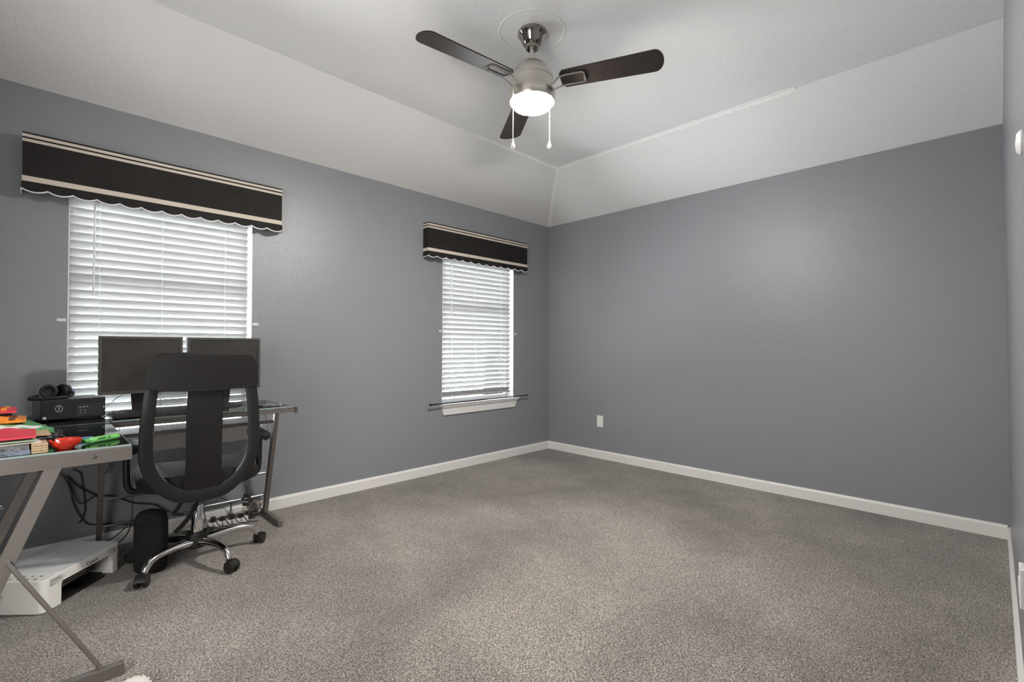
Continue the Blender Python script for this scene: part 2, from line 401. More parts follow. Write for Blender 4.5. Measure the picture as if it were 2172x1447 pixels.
# windows
def window(name, x0, x1, label):
    r = bpy.data.objects.new(name, None); col.objects.link(r); r.location = ((x0+x1)/2, YW+.09, WZ0); struct(r, label)
    y0, y1 = YW+.085, YW+T_-.002; f = .035
    b = MB()
    b.box((x0, y0, WZ0), (x0+f, y1, WZ1)); b.box((x1-f, y0, WZ0), (x1, y1, WZ1)); b.box((x0+f, y0, WZ0), (x1-f, y1, WZ0+f)); b.box((x0+f, y0, WZ1-f), (x1-f, y1, WZ1))
    b.box((x0+f, y0-.01, 1.445), (x1-f, y1, 1.470))
    b.build('window_frame', M['vinyl'], r)
    MB().box((x0+f, y0+.02, WZ0+f), (x1-f, y0+.024, WZ1-f)).build('window_pane', M['pane'], r)
    b = MB()
    # stool with apron below, its ends cut slanting
    b.box((x0-.03, YW-.035, WZ0-.018), (x1+.06, YW, WZ0), bev=.003); b.box((x0, YW, WZ0-.018), (x1, YW+.085, WZ0-.002))
    T = frame_T((0, YW, 0), (1, 0, 0), (0, 0, 1), (0, -1, 0))
    b.prism([(x0-.01, WZ0-.018), (x0+.016, WZ0-.098), (x1+.008, WZ0-.098), (x1+.05, WZ0-.018)], (0, .014), T)
    b.prism([(x0-.008, WZ0-.018), (x0-.002, WZ0-.03), (x1+.04, WZ0-.03), (x1+.048, WZ0-.018)], (0, .026), T)
    b.build('window_sill', M['trim'], r)
    b = MB(); b.box((x0-.0005, YW+.0, WZ0), (x0+.004, YW+.085, WZ1)); b.box((x1-.004, YW+.0, WZ0), (x1+.0005, YW+.085, WZ1)); b.box((x0, YW+.0, WZ1-.004), (x1, YW+.085, WZ1))
    b.build('window_jamb', M['trim'], r)
    return r
window('window_1', W1[0], W1[1], 'wide-looking near window behind the desk')
window('window_2', W2[0], W2[1], 'far window beside the room corner')

# ---------------------------------------------------------------- blinds
def blinds(x0, x1, label, y=YW+.042):
    r = thing('window_blind', label, 'blinds', ((x0+x1)/2, y, WZ0), group='white slatted blinds in the windows')
    a, c = x0+.006, x1-.022
    MB().box((a, y-.028, WZ1-.055), (c, y+.028, WZ1-.006)).build('headrail', M['slat'], r)
    pitch = .0444; z = WZ1-.075; b = MB(); ang = math.radians(55); hw = .0255
    n = 0
    while z > WZ0+.045:
        # a gently crowned slat, room-side edge high
        def fn(u, v, z=z):
            s_ = (v-.5)*2; dy = s_*hw*math.cos(ang); dz = -s_*hw*math.sin(ang); cr = .0022*(1-s_*s_)
            sag = -.0012*math.sin(u*PI)
            return (a+(c-a)*u, y+dy+cr*math.sin(ang), z+dz+cr*math.cos(ang)+sag)
        b.slab(fn, 1, 4, (0, -.0018, -.0018)); z -= pitch; n += 1
    b.build('slats', M['slat'], r, smooth=True)
    MB().box((a, y-.018, z+.012), (c, y+.018, z+.028), bev=.003).build('bottom_rail', M['slat'], r)
    for fx in (.145, .47, .85):
        x = a+(c-a)*fx
        for dy in (-.0155, .0155):
            MB().box((x-.0022, y+dy-.0006, z+.02), (x+.0022, y+dy+.0006, WZ1-.05)).build('ladder_cord', M['cord'], r)
    x = a+.10
    MB().tube([(x, y-.036, WZ1-.07), (x-.002, y-.038, 1.40)], .0042, 8).lathe([(.0, -.012), (.006, -.008), (.006, .004), (.003, .008)], 10, Tm((x-.002, y-.038, 1.395))).build('tilt_wand', M['bracket'], r, smooth=True)
    return r
blinds(W1[0], W1[1], 'white horizontal blind over the near window behind the two monitors')
b2 = blinds(W2[0], W2[1], 'white horizontal blind over the far window near the room corner')
MB().tube([(3.30, YW+.004, WZ1-.07), (3.298, YW+.003, .99)], .0009, 5).lathe([(0, -.018), (.006, -.014), (.004, .008), (0, .01)], 8, Tm((3.298, YW+.003, .985))).build('lift_cord', M['slat'], b2, smooth=True)

# ---------------------------------------------------------------- valances
def valance(x0, label):
    """striped awning-cloth box valance with a scalloped hem"""
    Wd = 1.232; yf = YW-.076; r = thing('window_valance', label, 'valance', (x0+Wd/2, YW-.04, 1.885), group='striped box valances over the windows')
    x1 = x0+Wd; zt, zb = 2.179, 1.912; t = .012
    b = MB(); b.box((x0, yf, zb), (x1, yf+t, zt)); b.box((x0, yf+t, zb), (x0+t, YW-.001, zt)); b.box((x1-t, yf+t, zb), (x1, YW-.001, zt)); b.box((x0+t, yf+t, zt-t), (x1-t, YW-.001, zt))
    b.build('box', M['valance'], r)
    for za, zc in ((2.170, 2.1555), (2.1465, 2.132), (1.9605, 1.934)):
        b = MB(); b.box((x0-.001, yf-.0012, zc), (x1+.001, yf, za)); b.box((x0-.0012, yf, zc), (x0, YW-.001, za)); b.box((x1, yf, zc), (x1+.0012, YW-.001, za))
        b.build('stripe', M['cream'], r)
    n = 13
    def hem(u):
        k = (u*n) % 1
        return 1.897 - .015*math.sin(PI*k)**.9 + .002*math.sin(u*9)
    def fn(u, v): return (x0-.003+(Wd+.006)*u, yf-.004-.003*math.sin(u*n*PI)**2*(1-v), hem(u)*(1-v)+1.925*v)
    b = MB(); b.slab(fn, n*8, 3, .002)
    for sx in (x0-.003, x1+.001): b.box((sx, yf-.003, 1.888), (sx+.002, YW-.004, 1.925))
    b.build('scalloped_skirt', M['valance'], r, smooth=True)
    b = MB(); b.tube([(x0-.003, YW-.006, 1.886), (x0-.003, yf-.004, 1.888)]+[(x0-.003+(Wd+.006)*i/(n*8), yf-.0035-.003*math.sin(i/8*PI)**2, hem(i/(n*8))-.002) for i in range(n*8+1)]+[(x1+.002, YW-.006, 1.886)], .0038, 6)
    b.build('piping', M['piping'], r, smooth=True)
    return r
valance(-.040, 'long dark striped valance over the near window above the monitors')
valance(2.385, 'dark striped valance over the far window beside the room corner')

# hold-down brackets and screws
def bracket(x, z, label, cat='bracket', w_=.036):
    b = MB(); b.box((x-w_/2, YW-.003, z-.008), (x+w_/2, YW, z+.008), bev=.001)
    for dx in (-.009, .007): b.lathe([(.0028, 0), (.0028, .004), (0, .005)], 8, Tm((x+dx, YW-.003, z), rx=PI/2))
    tag(b.build('wall_bracket', M['bracket']), label, cat, 'small clear brackets beside the blinds')
bracket(.112, 1.249, 'small clear bracket on the wall left of the near window')
bracket(1.056, 1.259, 'small clear bracket on the wall right of the near window')
bracket(2.570, 1.252, 'tiny clear bracket on the wall left of the far window', w_=.024)
bracket(3.520, 1.246, 'tiny clear bracket on the wall right of the far window', w_=.03)

# curtain rod resting on the far sill
r = thing('curtain_rod', 'thin black curtain rod resting on the far window sill', 'curtain rod', (3.03, YW-.04, .61))
MB().tube([(2.45, YW-.05, .612), (3.07, YW-.048, .612)], .0062, 10).build('outer_tube', M['blackgloss'], r, smooth=True)
MB().tube([(3.05, YW-.048, .612), (3.635, YW-.046, .613)], .0048, 10).build('inner_tube', M['blackgloss'], r, smooth=True)
MB().tube([(2.425, YW-.05, .612), (2.45, YW-.05, .612)], .0085, 12).build('end_cap', M['blackgloss'], r, smooth=True)
MB().tube([(3.635, YW-.046, .613), (3.655, YW-.046, .613)], .0075, 12).build('end_cap', M['blackgloss'], r, smooth=True)

# wall plates
r = thing('outlet_cover', 'white outlet plate low on the far grey wall', 'outlet', (XF, 2.793, .312))
MB().box((XF-.006, 2.757, .313), (XF, 2.829, .428), bev=.002).build('cover_plate', M['trim'], r)
for z in (.345, .396): MB().box((XF-.0075, 2.778, z-.014), (XF-.006, 2.808, z+.014), bev=.0006).build('socket', M['vinyl'], r)
r = thing('wall_plate', 'white plate low on the side wall at the right frame edge', 'outlet', (2.14, -.058, .33))
MB().box((2.088, -.062, .338), (2.162, -.0495, .456), bev=.003).build('cover_plate', M['trim'], r)
MB().box((2.108, -.0495, .375), (2.142, -.0475, .42), bev=.001).build('socket', M['vinyl'], r)
b = MB(); b.lathe([(.030, 0), (.030, .004), (.022, .011), (0, .013)], 24, Tm((1.70, ys(1.62)-.001, 1.615), rx=-PI/2))
tag(b.build('wall_button', M['vinyl'], smooth=True), 'small round white fitting high on the side wall at the right edge', 'fitting')

# ---------------------------------------------------------------- ceiling fan
fan = thing('ceiling_fan', 'three-blade ceiling fan with dark blades and a lit drum light', 'ceiling fan', (FX, FY, Z2))
A0 = Tm((FX, FY, 0))
MB().lathe([(.070, Z2), (.073, Z2-.004), (.074, Z2-.018), (.069, Z2-.024), (.066, Z2-.028), (.061, Z2-.034), (.052, Z2-.058), (.040, Z2-.072), (.035, Z2-.074), (.034, Z2-.086), (.026, Z2-.092), (.016, Z2-.092)], 48, A0).build('canopy', M['gunchrome'], fan, smooth=True)
MB().lathe([(.0125, Z2-.06), (.0125, 2.555)], 20, A0).build('downrod', M['nickel'], fan, smooth=True)
MB().lathe([(0, 2.572), (.024, 2.571), (.045, 2.563), (.070, 2.548), (.092, 2.523), (.105, 2.497), (.109, 2.478), (.109, 2.474), (.106, 2.472), (.106, 2.468), (.108, 2.466), (.108, 2.425), (.110, 2.421), (.114, 2.415), (.118, 2.405), (.118, 2.366), (.114, 2.360), (.109, 2.360), (.108, 2.374), (0, 2.374)], 56, A0).build('motor_housing', M['nickel'], fan, smooth=True)
MB().lathe([(.106, 2.372), (.106, 2.360), (.103, 2.348), (.094, 2.338), (.076, 2.331), (.045, 2.327), (0, 2.326)], 48, A0, cap=False).build('light_glass', M['lampglass'], fan, smooth=True)
Rb = .644; ZB = 2.452
for k, deg in enumerate((173.6, -65.4, 55.9)):
    T = Tm((FX, FY, ZB), rz=math.radians(deg)) @ Matrix.Rotation(math.radians(-11), 4, 'X')
    pts = []
    w0, w1 = .058, .068
    pts += [(.150, -w0*.62), (.168, -w0)]
    for i in range(13):
        t = -PI/2+PI*i/12
        pts.append((Rb-w1*.62+w1*.62*math.cos(t), w1*math.sin(t)))
    pts += [(.168, w0), (.150, w0*.62)]
    MB().prism(pts, (-.003, .003), T).build('blade', M['blade'], fan)
    b = MB()
    zz = -.0085
    loop = [(.098, .018, -.034), (.118, .020, -.032), (.150, .031, zz-.004), (.175, .034, zz), (.262, .034, zz), (.272, .026, zz), (.272, -.026, zz), (.262, -.034, zz), (.175, -.034, zz), (.150, -.031, zz-.004), (.118, -.020, -.032), (.098, -.018, -.034)]
    b.tube(loop, .0042, 8, T)
    b.build('blade_bracket', M['chrome'], fan, smooth=True)
def fanchain(ang, zlen, m2, label=None):
    x = FX+.113*math.cos(ang); y = FY+.113*math.sin(ang)
    return x, y
for (dx, dy, z1, m_) in ((-.108, .012, 2.112, 'ivory'), (.103, -.014, 2.175, 'vinyl')):
    x, y = FX+dx, FY+dy
    d = Vector((dx, dy, 0)).normalized()*.012
    ch = MB(); ch.tube([(x, y, 2.40), (x+d.x, y+d.y, 2.394), (x+d.x*1.3, y+d.y*1.3, 2.38), (x+d.x*1.3, y+d.y*1.3, z1+.02)], .0016, 6)
    c_ = ch.build('pull_chain', M[m_], fan, smooth=True)
    MB().lathe([(0, .024), (.003, .022), (.005, .010), (.0095, -.002), (.0105, -.010), (.008, -.018), (0, -.021)], 14, Tm((x+d.x*1.3, y+d.y*1.3, z1))).build('pull_knob', M[m_], c_, smooth=True)

# ---------------------------------------------------------------- L-shaped desk
desk = thing('corner_desk', 'L-shaped glass desk with slanted silver metal legs in the corner', 'desk', (.2, 2.8, 0))
ZT = .757
def gtop(x0, x1, y0, y1, cut=None):
    b = MB(); b.box((x0, y0, ZT-.007), (x1, y1, ZT-.0005))
    g = b.build('glass_top', M['deskglass'], desk)
    e = MB(); w_ = .0018
    e.box((x0-.0002, y0-.0004, ZT-.0068), (x1+.0002, y0+w_, ZT)); e.box((x0, y1-w_, ZT-.0068), (x1, y1+.0004, ZT))
    e.box((x0-.0004, y0, ZT-.0068), (x0+w_, y1, ZT)); e.box((x1-w_, y0, ZT-.0068), (x1+.0004, y1, ZT))
    e.build('glass_edge', M['glassedge'], g)
gtop(-.40, .262, 2.222, 2.925); gtop(-.40, .262, 2.935, 3.445); gtop(.275, 1.104, 2.962, 3.445)
def bar(p0, p1, wv, th, name='leg', m='silver'):
    """flat bar from p0 to p1, section spanned by vectors wv and th"""
    p0, p1, wv, th = map(Vector, (p0, p1, wv, th)); b = MB()
    vs = [b._v(p+wv*a+th*c, None) for p in (p0, p1) for a, c in ((-.5, -.5), (.5, -.5), (.5, .5), (-.5, .5))]
    for f in ((3,2,1,0),(4,5,6,7),(0,1,5,4),(1,2,6,5),(2,3,7,6),(3,0,4,7)): b.b.faces.new([vs[i] for i in f])
    bmesh.ops.bevel(b.b, geom=list(b.b.edges), offset=.0015, segments=1, affect='EDGES')
    return b.build(name, M[m], desk)
# side wing: front and rear end frames
MB().box((-.40, 2.202, .704), (.263, 2.222, .750), bev=.0015).build('front_beam', M['silver'], desk)
b_ = MB().lathe([(.0065, 0), (.0065, .0015), (.003, .003), (0, .002)], 16, Tm((.160, 2.202, .729), rx=PI/2)).build('bolt', M['greycap'], desk, smooth=True)
MB().box((-.40, 2.90, .714), (.263, 2.935, .748)).build('rear_beam', M['silver'], desk)
bar((.056, 2.205, .706), (-.202, 2.135, .03), (.044, 0, 0), (0, .016, 0), 'slanted_leg')
bar((.062, 2.85, .716), (-.205, 2.85, .03), (.038, 0, 0), (0, .02, 0), 'slanted_leg')
MB().box((-.45, 2.090, .0), (.236, 2.118, .040), bev=.002).build('floor_runner', M['silver'], desk)
MB().box((-.45, 2.87, .0), (-.17, 2.895, .036), bev=.002).build('floor_runner', M['silver'], desk)
MB().tube([(-.045, 2.165, .44), (.180, 2.104, .035)], .0068, 12).build('brace_rod', M['silver'], desk, smooth=True)
MB().tube([(-.26, 2.85, .69), (-.075, 2.85, .445)], .0075, 12).build('brace_rod', M['rod'], desk, smooth=True)
MB().tube([(-.112, 2.60, .33), (-.108, 2.60, .245), (-.085, 2.60, .205)], .0065, 12).build('brace_rod', M['rod'], desk, smooth=True)
MB().tube([(-.085, 2.86, .09), (-.16, 2.80, .09)], .005, 8).build('brace_rod', M['rod'], desk, smooth=True)
MB().box((.240, 2.222, .716), (.263, 2.925, .742)).build('side_rail', M['silver'], desk)
# back wing: rails, slanted frames in the cross direction
MB().box((.268, 2.955, .722), (1.118, 2.975, .744)).build('front_rail', M['silver'], desk)
MB().box((1.118, 2.950, .716), (1.134, 2.980, .749), bev=.001).build('end_cap', M['greycap'], desk)
MB().box((1.085, 2.975, .722), (1.112, 3.445, .746)).build('side_rail', M['silver'], desk)
MB().box((.268, 3.425, .722), (1.112, 3.445, .744)).build('rear_rail', M['silver'], desk)
for x in (1.100, .266):
    bar((x, 3.195, .720), (x, 3.392, .035), (0, .040 if x > 1 else .028, 0), (.024, 0, 0), 'slanted_leg')
bar((1.100, 3.115, .020), (1.100, 3.445, .020), (.026, 0, 0), (0, 0, .038), 'floor_runner')
bar((.266, 3.215, .020), (.266, 3.445, .020), (.026, 0, 0), (0, 0, .038), 'floor_runner')
MB().tube([(1.100, 3.425, .69), (1.100, 3.285, .47)], .004, 8).build('brace_rod', M['rod'], desk, smooth=True)
for z, y in ((.300, 3.320), (.147, 3.365)):
    MB().tube([(.27, y, z), (1.098, y, z)], .0075, 12).build('cross_rod', M['rod'], desk, smooth=True)
# slim lower rail under the back wing
b = MB(); b.box((.30, 3.012, .660), (1.02, 3.030, .676)); b.build('lower_rail', M['silver'], desk)

# ---------------------------------------------------------------- things on the desk
# desktop computer
pc = thing('desktop_computer', 'black desktop computer lying flat on the glass desk corner', 'computer', (.150, 3.24, ZT))
P0 = Vector((.036, 3.135, ZT+.006)); exx = Vector((.232, .034, 0)).normalized(); eyy = Vector((-exx.y, exx.x, 0)); ezz = Vector((0, 0, 1))
TP = frame_T(P0, exx, eyy, ezz); PWd, PD, PH = .236, .20, .093
MB().box((0, .012, 0), (PWd, PD, PH), TP, bev=.002).build('case', M['pctop'], pc)
bz = MB().box((0, 0, 0), (PWd, .014, PH+.001), TP, bev=.003).build('front_bezel', M['pcblack'], pc)
b = MB()      # hexagonal vent texture left and over the top of the bezel
for iy in range(9):
    for ix in range(26):
        x = .010+ix*.0087+(iy % 2)*.0043; z = .010+iy*.0092
        if x > PWd-.008: continue
        if x > .128 and z < .066: continue
        if (x-.062)**2+(z-.050)**2 < .0165**2: continue
        b.prism([(x-.0032, z), (x, z-.0036), (x+.0032, z), (x, z+.0036)], (-.0004, .0006), TP @ frame_T((0, 0, 0), (1, 0, 0), (0, 0, 1), (0, -1, 0)))
b.build('vent_grille', M['usb'], bz)
MB().box((.126, -.0008, .006), (PWd-.004, .0002, .066), TP).build('port_panel', M['pctop'], bz)
b = MB()
for x in (.135, .148, .161): b.box((x, -.0016, .048), (x+.008, -.0006, .0545), TP)
for x in (.136, .152):
    for z in (.022, .034): b.box((x, -.0016, z), (x+.009, -.0006, z+.003), TP)
b.build('ports', M['port'], bz)
b = MB(); b.tube([(.062+.0125*math.cos(a*PI/12), -.001, .050+.0155*math.sin(a*PI/12)) for a in range(24)], .0011, 6, TP, closed=True)
b.text('DELL', .0098, TP @ frame_T((.062, -.0012, .050), (0, 0, -1), (1, 0, 0), (0, -1, 0)))
b.build('logo', M['label'], bz)
MB().box((.006, -.0012, .005), (.018, .0, .016), TP).build('sticker', M['label'], bz)
MB().lathe([(.0026, 0), (.0026, .0015), (0, .002)], 12, TP @ Tm((PWd-.007, 0, .044), rx=PI/2)).build('power_light', M['inkwhite'], bz)
for x in (.02, PWd-.02):
    for y in (.02, PD-.02): MB().lathe([(.008, -.006), (.008, .001)], 12, TP @ Tm((x, y, 0))).build('rubber_foot', M['black'], pc)

# headset lying on the computer
hs = thing('headset', 'black over-ear headset lying on top of the desktop computer', 'headset', (.075, 3.2, .857))
zt = ZT+.006+PH+.001
def cup(c, tilt, yaw, name, m='black'):
    T = Tm(c, rz=yaw) @ Matrix.Rotation(tilt, 4, 'X')
    k = MB().lathe([(0, .020), (.020, .019), (.029, .014), (.032, .004), (.032, -.004)], 28, T).build('ear_cup', M['black'], hs, smooth=True)
    MB().lathe([(.032, -.004), (.034, -.010), (.031, -.018), (.024, -.020), (.017, -.016), (.015, -.008), (0, -.007)], 28, T).build('ear_cushion', M['leather'], k, smooth=True)
    return k
cup((.060, 3.215, zt+.034), -PI/2+.25+PI, .25, 'ear_cup') if False else cup((.062, 3.215, zt+.035), -PI/2-.15, .1, 'ear_cup')
k2 = cup((.118, 3.235, zt+.034), -PI/2-.1, -.95, 'ear_cup')
MB().tube([(.026, 3.20, zt+.020), (-.002, 3.165, zt+.010), (.010, 3.150, zt+.008), (.060, 3.148, zt+.008), (.110, 3.155, zt+.009), (.145, 3.18, zt+.014), (.150, 3.22, zt+.028)], [.007, .008, .008, .008, .007, .006, .006], 10, smooth=5).build('headband', M['black'], hs, smooth=True)
b = MB()
for i in range(4): b.lathe([(.0032, -.002), (.0032, .003), (0, .004)], 8, Tm((.148+.001*i, 3.205+.003*i, zt+.016+.009*i), ry=PI/2))
b.build('light_dots', M['blue'], hs)

# monitors
def monitor(x0, x1, y, z0, z1, yaw, label):
    cx = (x0+x1)/2; r = thing('computer_monitor', label, 'monitor', (cx, y+.03, ZT), yaw, group='switched-off monitors on the desk')
    W_ = x1-x0; h = z1-z0; zz = z0-ZT; fr = .013
    b = MB(); b.box((-W_/2, -.018, zz), (W_/2, .012, zz+h), bev=.004); b.box((-W_/2+.05, .012, zz+.05), (W_/2-.05, .030, zz+h-.05), bev=.004)
    b.build('housing', M['pcblack'], r, world=False)
    b = MB()
    for lo, hi in (((-W_/2, zz), (-W_/2+fr, zz+h)), ((W_/2-fr, zz), (W_/2, zz+h)), ((-W_/2+fr, zz), (W_/2-fr, zz+fr*1.25)), ((-W_/2+fr, zz+h-fr), (W_/2-fr, zz+h))):
        b.box((lo[0], -.025, lo[1]), (hi[0], -.017, hi[1]))
    b.build('bezel', M['bezel'], r, world=False)
    MB().box((-W_/2+fr, -.021, zz+fr*1.25), (W_/2-fr, -.0185, zz+h-fr)).build('screen', M['screen'], r, world=False)
    b = MB(); b.prism([(-.035, .012), (.035, .012), (.050, zz+.10), (-.050, zz+.10)], (-.058, -.032), frame_T((0, 0, 0), (1, 0, 0), (0, 0, 1), (0, -1, 0)))
    b.build('neck', M['black'], r, world=False)
    MB().lathe([(.105, 0), (.105, .004), (.09, .010), (.03, .014), (0, .014)], 36, Tm((0, .03, 0))).build('stand_base', M['black'], r, smooth=True, world=False)
    return r
monitor(.243, .602, 3.205, .862, 1.163, .02, 'left dark computer monitor standing beside the desktop computer')
monitor(.624, 1.004, 3.205, .860, 1.162, -.01, 'right dark computer monitor, partly hidden by the chair')

def keyboard(name_loc, L_, Wk, rz, label, z, tilt=.06):
    r = thing('keyboard', label, 'keyboard', name_loc, rz)
    T = Matrix.Rotation(tilt, 4, 'X')
    MB().box((-L_/2, 0, .002), (L_/2, Wk, .016), T, bev=.003).build('body', M['black'], r, world=False)
    b = MB()
    for j in range(5):
        for i in range(int(L_/.0195)-1):
            x = -L_/2+.012+i*.0192; y_ = .014+j*.021
            b.box((x, y_, .015), (x+.0165, y_+.0175, .023), T)
    b.build('keys', M['usb'], r, world=False)
    return r
keyboard((.47, 3.00, ZT), .38, .13, .02, 'black keyboard on the glass desk in front of the left monitor', ZT)
# items on the right end of the glass
b = MB(); b.box((.96, 3.02, ZT), (1.06, 3.09, ZT+.010), Tm((0, 0, 0)), bev=.002)
tag(b.build('notebook', M['bookdark']), 'small dark notebook on the right end of the glass desk', 'notebook')
b = MB(); b.tube([(1.02, 3.13, ZT+.0045), (1.075, 3.05, ZT+.0045)], .0045, 8)
tag(b.build('pen', M['label'], smooth=True), 'pale pen at the right end of the glass desk', 'pen')

# ashtray bowl
BX, BY = .089, 2.288
bw = thing('ashtray', 'small red glazed ashtray near the front edge of the desk', 'ashtray', (BX, BY, ZT))
T = Tm((BX, BY, ZT))
b = MB(); prof = [(.022, 0), (.0245, .002), (.026, .005), (.034, .009), (.041, .018), (.0445, .031), (.0425, .0315), (.038, .020), (.030, .010), (0, .008)]
b.lathe(prof, 72, T)
for v in b.b.verts:     # cigarette notches in the rim
    d = v.co-Vector((BX, BY, ZT)); a = math.atan2(d.y, d.x)
    for a0 in (-2.0, 2.35, .2):
        da = abs((a-a0+PI) % (2*PI)-PI)
        if da < .19 and d.z > .03: v.co.z -= .011*(1-da/.19)
b.build('bowl', M['red'], bw, smooth=True)
b = MB(); b.tube([(BX-.012+.010*math.cos(t*PI/12), BY+.004, ZT+.036+.011*math.sin(t*PI/12)) for t in range(24)], .0008, 6, closed=True)
tag(b.build('ring', M['clearbag'], smooth=True), 'thin clear plastic ring standing in the red ashtray', 'ring')
r = thing('lighter', 'blue lighter lying behind the red ashtray', 'lighter', (.125, 2.42, ZT))
MB().box((.115, 2.412, ZT), (.172, 2.430, ZT+.012), bev=.003).build('body', M['blue'], r)
MB().box((.100, 2.413, ZT), (.115, 2.429, ZT+.013), bev=.002).build('cap', M['gold'], r)
r = thing('highlighter', 'green highlighter pen lying right of the red ashtray', 'highlighter', (.185, 2.375, ZT))
dv = Vector((.118, .075, 0)).normalized(); p = Vector((.136, 2.322, ZT+.0105))
MB().tube([p+dv*.018, p+dv*.12, p+dv*.126], [.0105, .0105, .008], 16).build('barrel', M['greenlt'], r, smooth=True)
MB().tube([p, p+dv*.003, p+dv*.02], [.007, .0095, .0095], 16).build('cap', M['green'], r, smooth=True)
b = MB(); b.text('LIGHT  M', .011, frame_T(p+dv*.066+Vector((.006, -.010, .0035))*.92, dv, (-.05, .05, 1), dv.cross(Vector((-.05, .05, 1))).normalized()))
b.build('print', M['ink'], r)

# books, papers and packets at the left edge
def slab_thing(name, lo, hi, m, label, cat, rz=0, bev=.0015, extra=None):
    cx, cy = (lo[0]+hi[0])/2, (lo[1]+hi[1])/2
    r = thing(name, label, cat, (cx, cy, lo[2]), rz)
    dx, dy, h = (hi[0]-lo[0])/2, (hi[1]-lo[1])/2, hi[2]-lo[2]
    if extra == 'book':
        b = MB(); b.box((-dx, -dy, 0), (dx, dy, .002)); b.box((-dx, -dy, h-.002), (dx, dy, h)); b.box((-dx, -dy, .002), (dx, -dy+.002, h-.002)); b.build('cover', m, r, world=False)
        MB().box((-dx+.002, -dy+.0025, .0021), (dx-.003, dy-.003, h-.0021)).build('pages', M['paper'], r, world=False)
    else:
        b = MB(); b.box((-dx, -dy, 0), (dx, dy, h), bev=bev); b.build('cover' if extra else 'body', m, r, world=False)
    return r
slab_thing('book', (-.30, 2.235, ZT), (-.002, 2.47, ZT+.0155), M['bookblue'], 'blue-grey book at the bottom of the stack by the left edge', 'book', .03, extra='book')
slab_thing('book', (-.30, 2.237, ZT+.0158), (-.003, 2.465, ZT+.031), M['bookdark'], 'dark printed book second from the bottom of the stack', 'book', .02, extra='book')
for k, z in enumerate((ZT, ZT+.0162)):
    r = thing('box', ('lower' if k == 0 else 'upper')+' of two small tan boxes beside the book stack', 'box', (.022, 2.29, z), .05, 'small tan boxes with printed ends')
    MB().box((-.020, -.05, 0), (.020, .05, .0155), bev=.001).build('carton', M['tan'], r, world=False)
    MB().text('CTA 1150 - K', .0062, frame_T((0, -.0503, .0078), (1, 0, 0), (0, 0, 1), (0, -1, 0)), .0003).build('print', M['ink'], r, world=False)
slab_thing('paper_sheets', (-.30, 2.245, ZT+.0315), (.018, 2.46, ZT+.036), M['paper'], 'loose white papers on top of the dark book', 'papers', .10, bev=.0005)
slab_thing('magazine', (-.20, 2.30, ZT+.0364), (.042, 2.47, ZT+.0392), M['bookblue'], 'blue and white magazine poking out of the stack', 'magazine', .18, bev=.0004)
slab_thing('notebook', (-.30, 2.245, ZT+.0396), (.014, 2.44, ZT+.0445), M['sage'], 'sage green notebook under the red folder', 'notebook', .02, bev=.0008)
slab_thing('envelope', (-.10, 2.32, ZT+.0448), (.050, 2.45, ZT+.0495), M['tan'], 'tan envelope sticking out behind the red folder', 'envelope', .05)
b = MB()
def fld(u, v):
    x = -.30+.315*u; y = 2.25+.17*v
    return (x, y, ZT+.0565+.004*v+(.010*math.exp(-((u-.78)/.10)**2-((v-1)/.28)**2)))
b.slab(fld, 40, 16, (0, 0, -.0055))
tag(b.build('folder', M['pink'], smooth=True), 'glossy red folder with a raised flap on the book stack', 'folder')
slab_thing('booklet', (-.30, 2.478, ZT), (-.01, 2.60, ZT+.028), M['olive'], 'yellow-green printed booklet between the red folder and green pouch', 'booklet', .04)
slab_thing('pouch', (.0, 2.48, ZT+.0), (.075, 2.55, ZT+.026), M['usb'], 'small black and clear pouch beside the yellow-green booklet', 'pouch', -.1, bev=.008)
b = MB()
def gp(u, v):
    x = -.32+.385*u-.08*v*u; y = 2.50+.42*v
    e = min(u, 1-u, v, 1-v); z = ZT+.046+.016*min(1, e*7)+.004*math.sin(u*11+v*7)*min(1, e*6)
    return (x, y, z)
b.slab(gp, 40, 24, (0, 0, -.015))
P_ = MB().slab(lambda u, v: Vector(gp(.60+.34*u, .05+.07*v+.02*math.sin(u*14)))+Vector((0, 0, .0012)), 24, 3, (0, 0, -.0008))
pg = tag(b.build('pouch', M['greenbag'], smooth=True), 'shiny green plastic pouch lying flat on the desk', 'pouch')
P_.build('print', M['inkwhite'], pg, smooth=True)
slab_thing('book', (-.30, 2.61, ZT), (.02, 2.90, ZT+.026), M['paper'], 'pale book lying under the green pouch', 'book', .02, extra='book')
def wrapper(x0, x1, y0, z, m, label, stripes=True):
    cx = (x0+x1)/2; r = thing('packet', label, 'packet', (cx, y0, z))
    b = MB()
    def fn(u, v):
        e = min(u, 1-u, v, 1-v)
        return (x0+(x1-x0)*u, y0+.16*v, z+.008+.016*min(1, e*4)*(1+.3*math.sin(9*u+5*v)))
    b.slab(fn, 24, 12, (0, 0, -.008)); b.build('wrapper', M[m], r, smooth=True)
    for i in range(5):
        u0 = .28+.145*i
        MB().slab(lambda u, v: Vector(fn(u0+.05*u+.03*v, .02+.96*v))+Vector((0, 0, .0012)), 3, 12, (0, 0, -.0008)).build('stripe', M['gold'] if m == 'orange' else M['orange'], r, smooth=True)
wrapper(-.34, -.010, 2.60, ZT+.066, 'orange', 'orange striped packet on the green pouch at the left edge')
wrapper(-.34, -.038, 2.70, ZT+.094, 'pink', 'pink and orange packet on top of the pile at the left edge')
slab_thing('eyeglass_case', (-.36, 2.93, ZT), (-.055, 3.00, ZT+.09), M['black'], 'black case behind the striped packets at the left edge', 'case', .08, bev=.008)

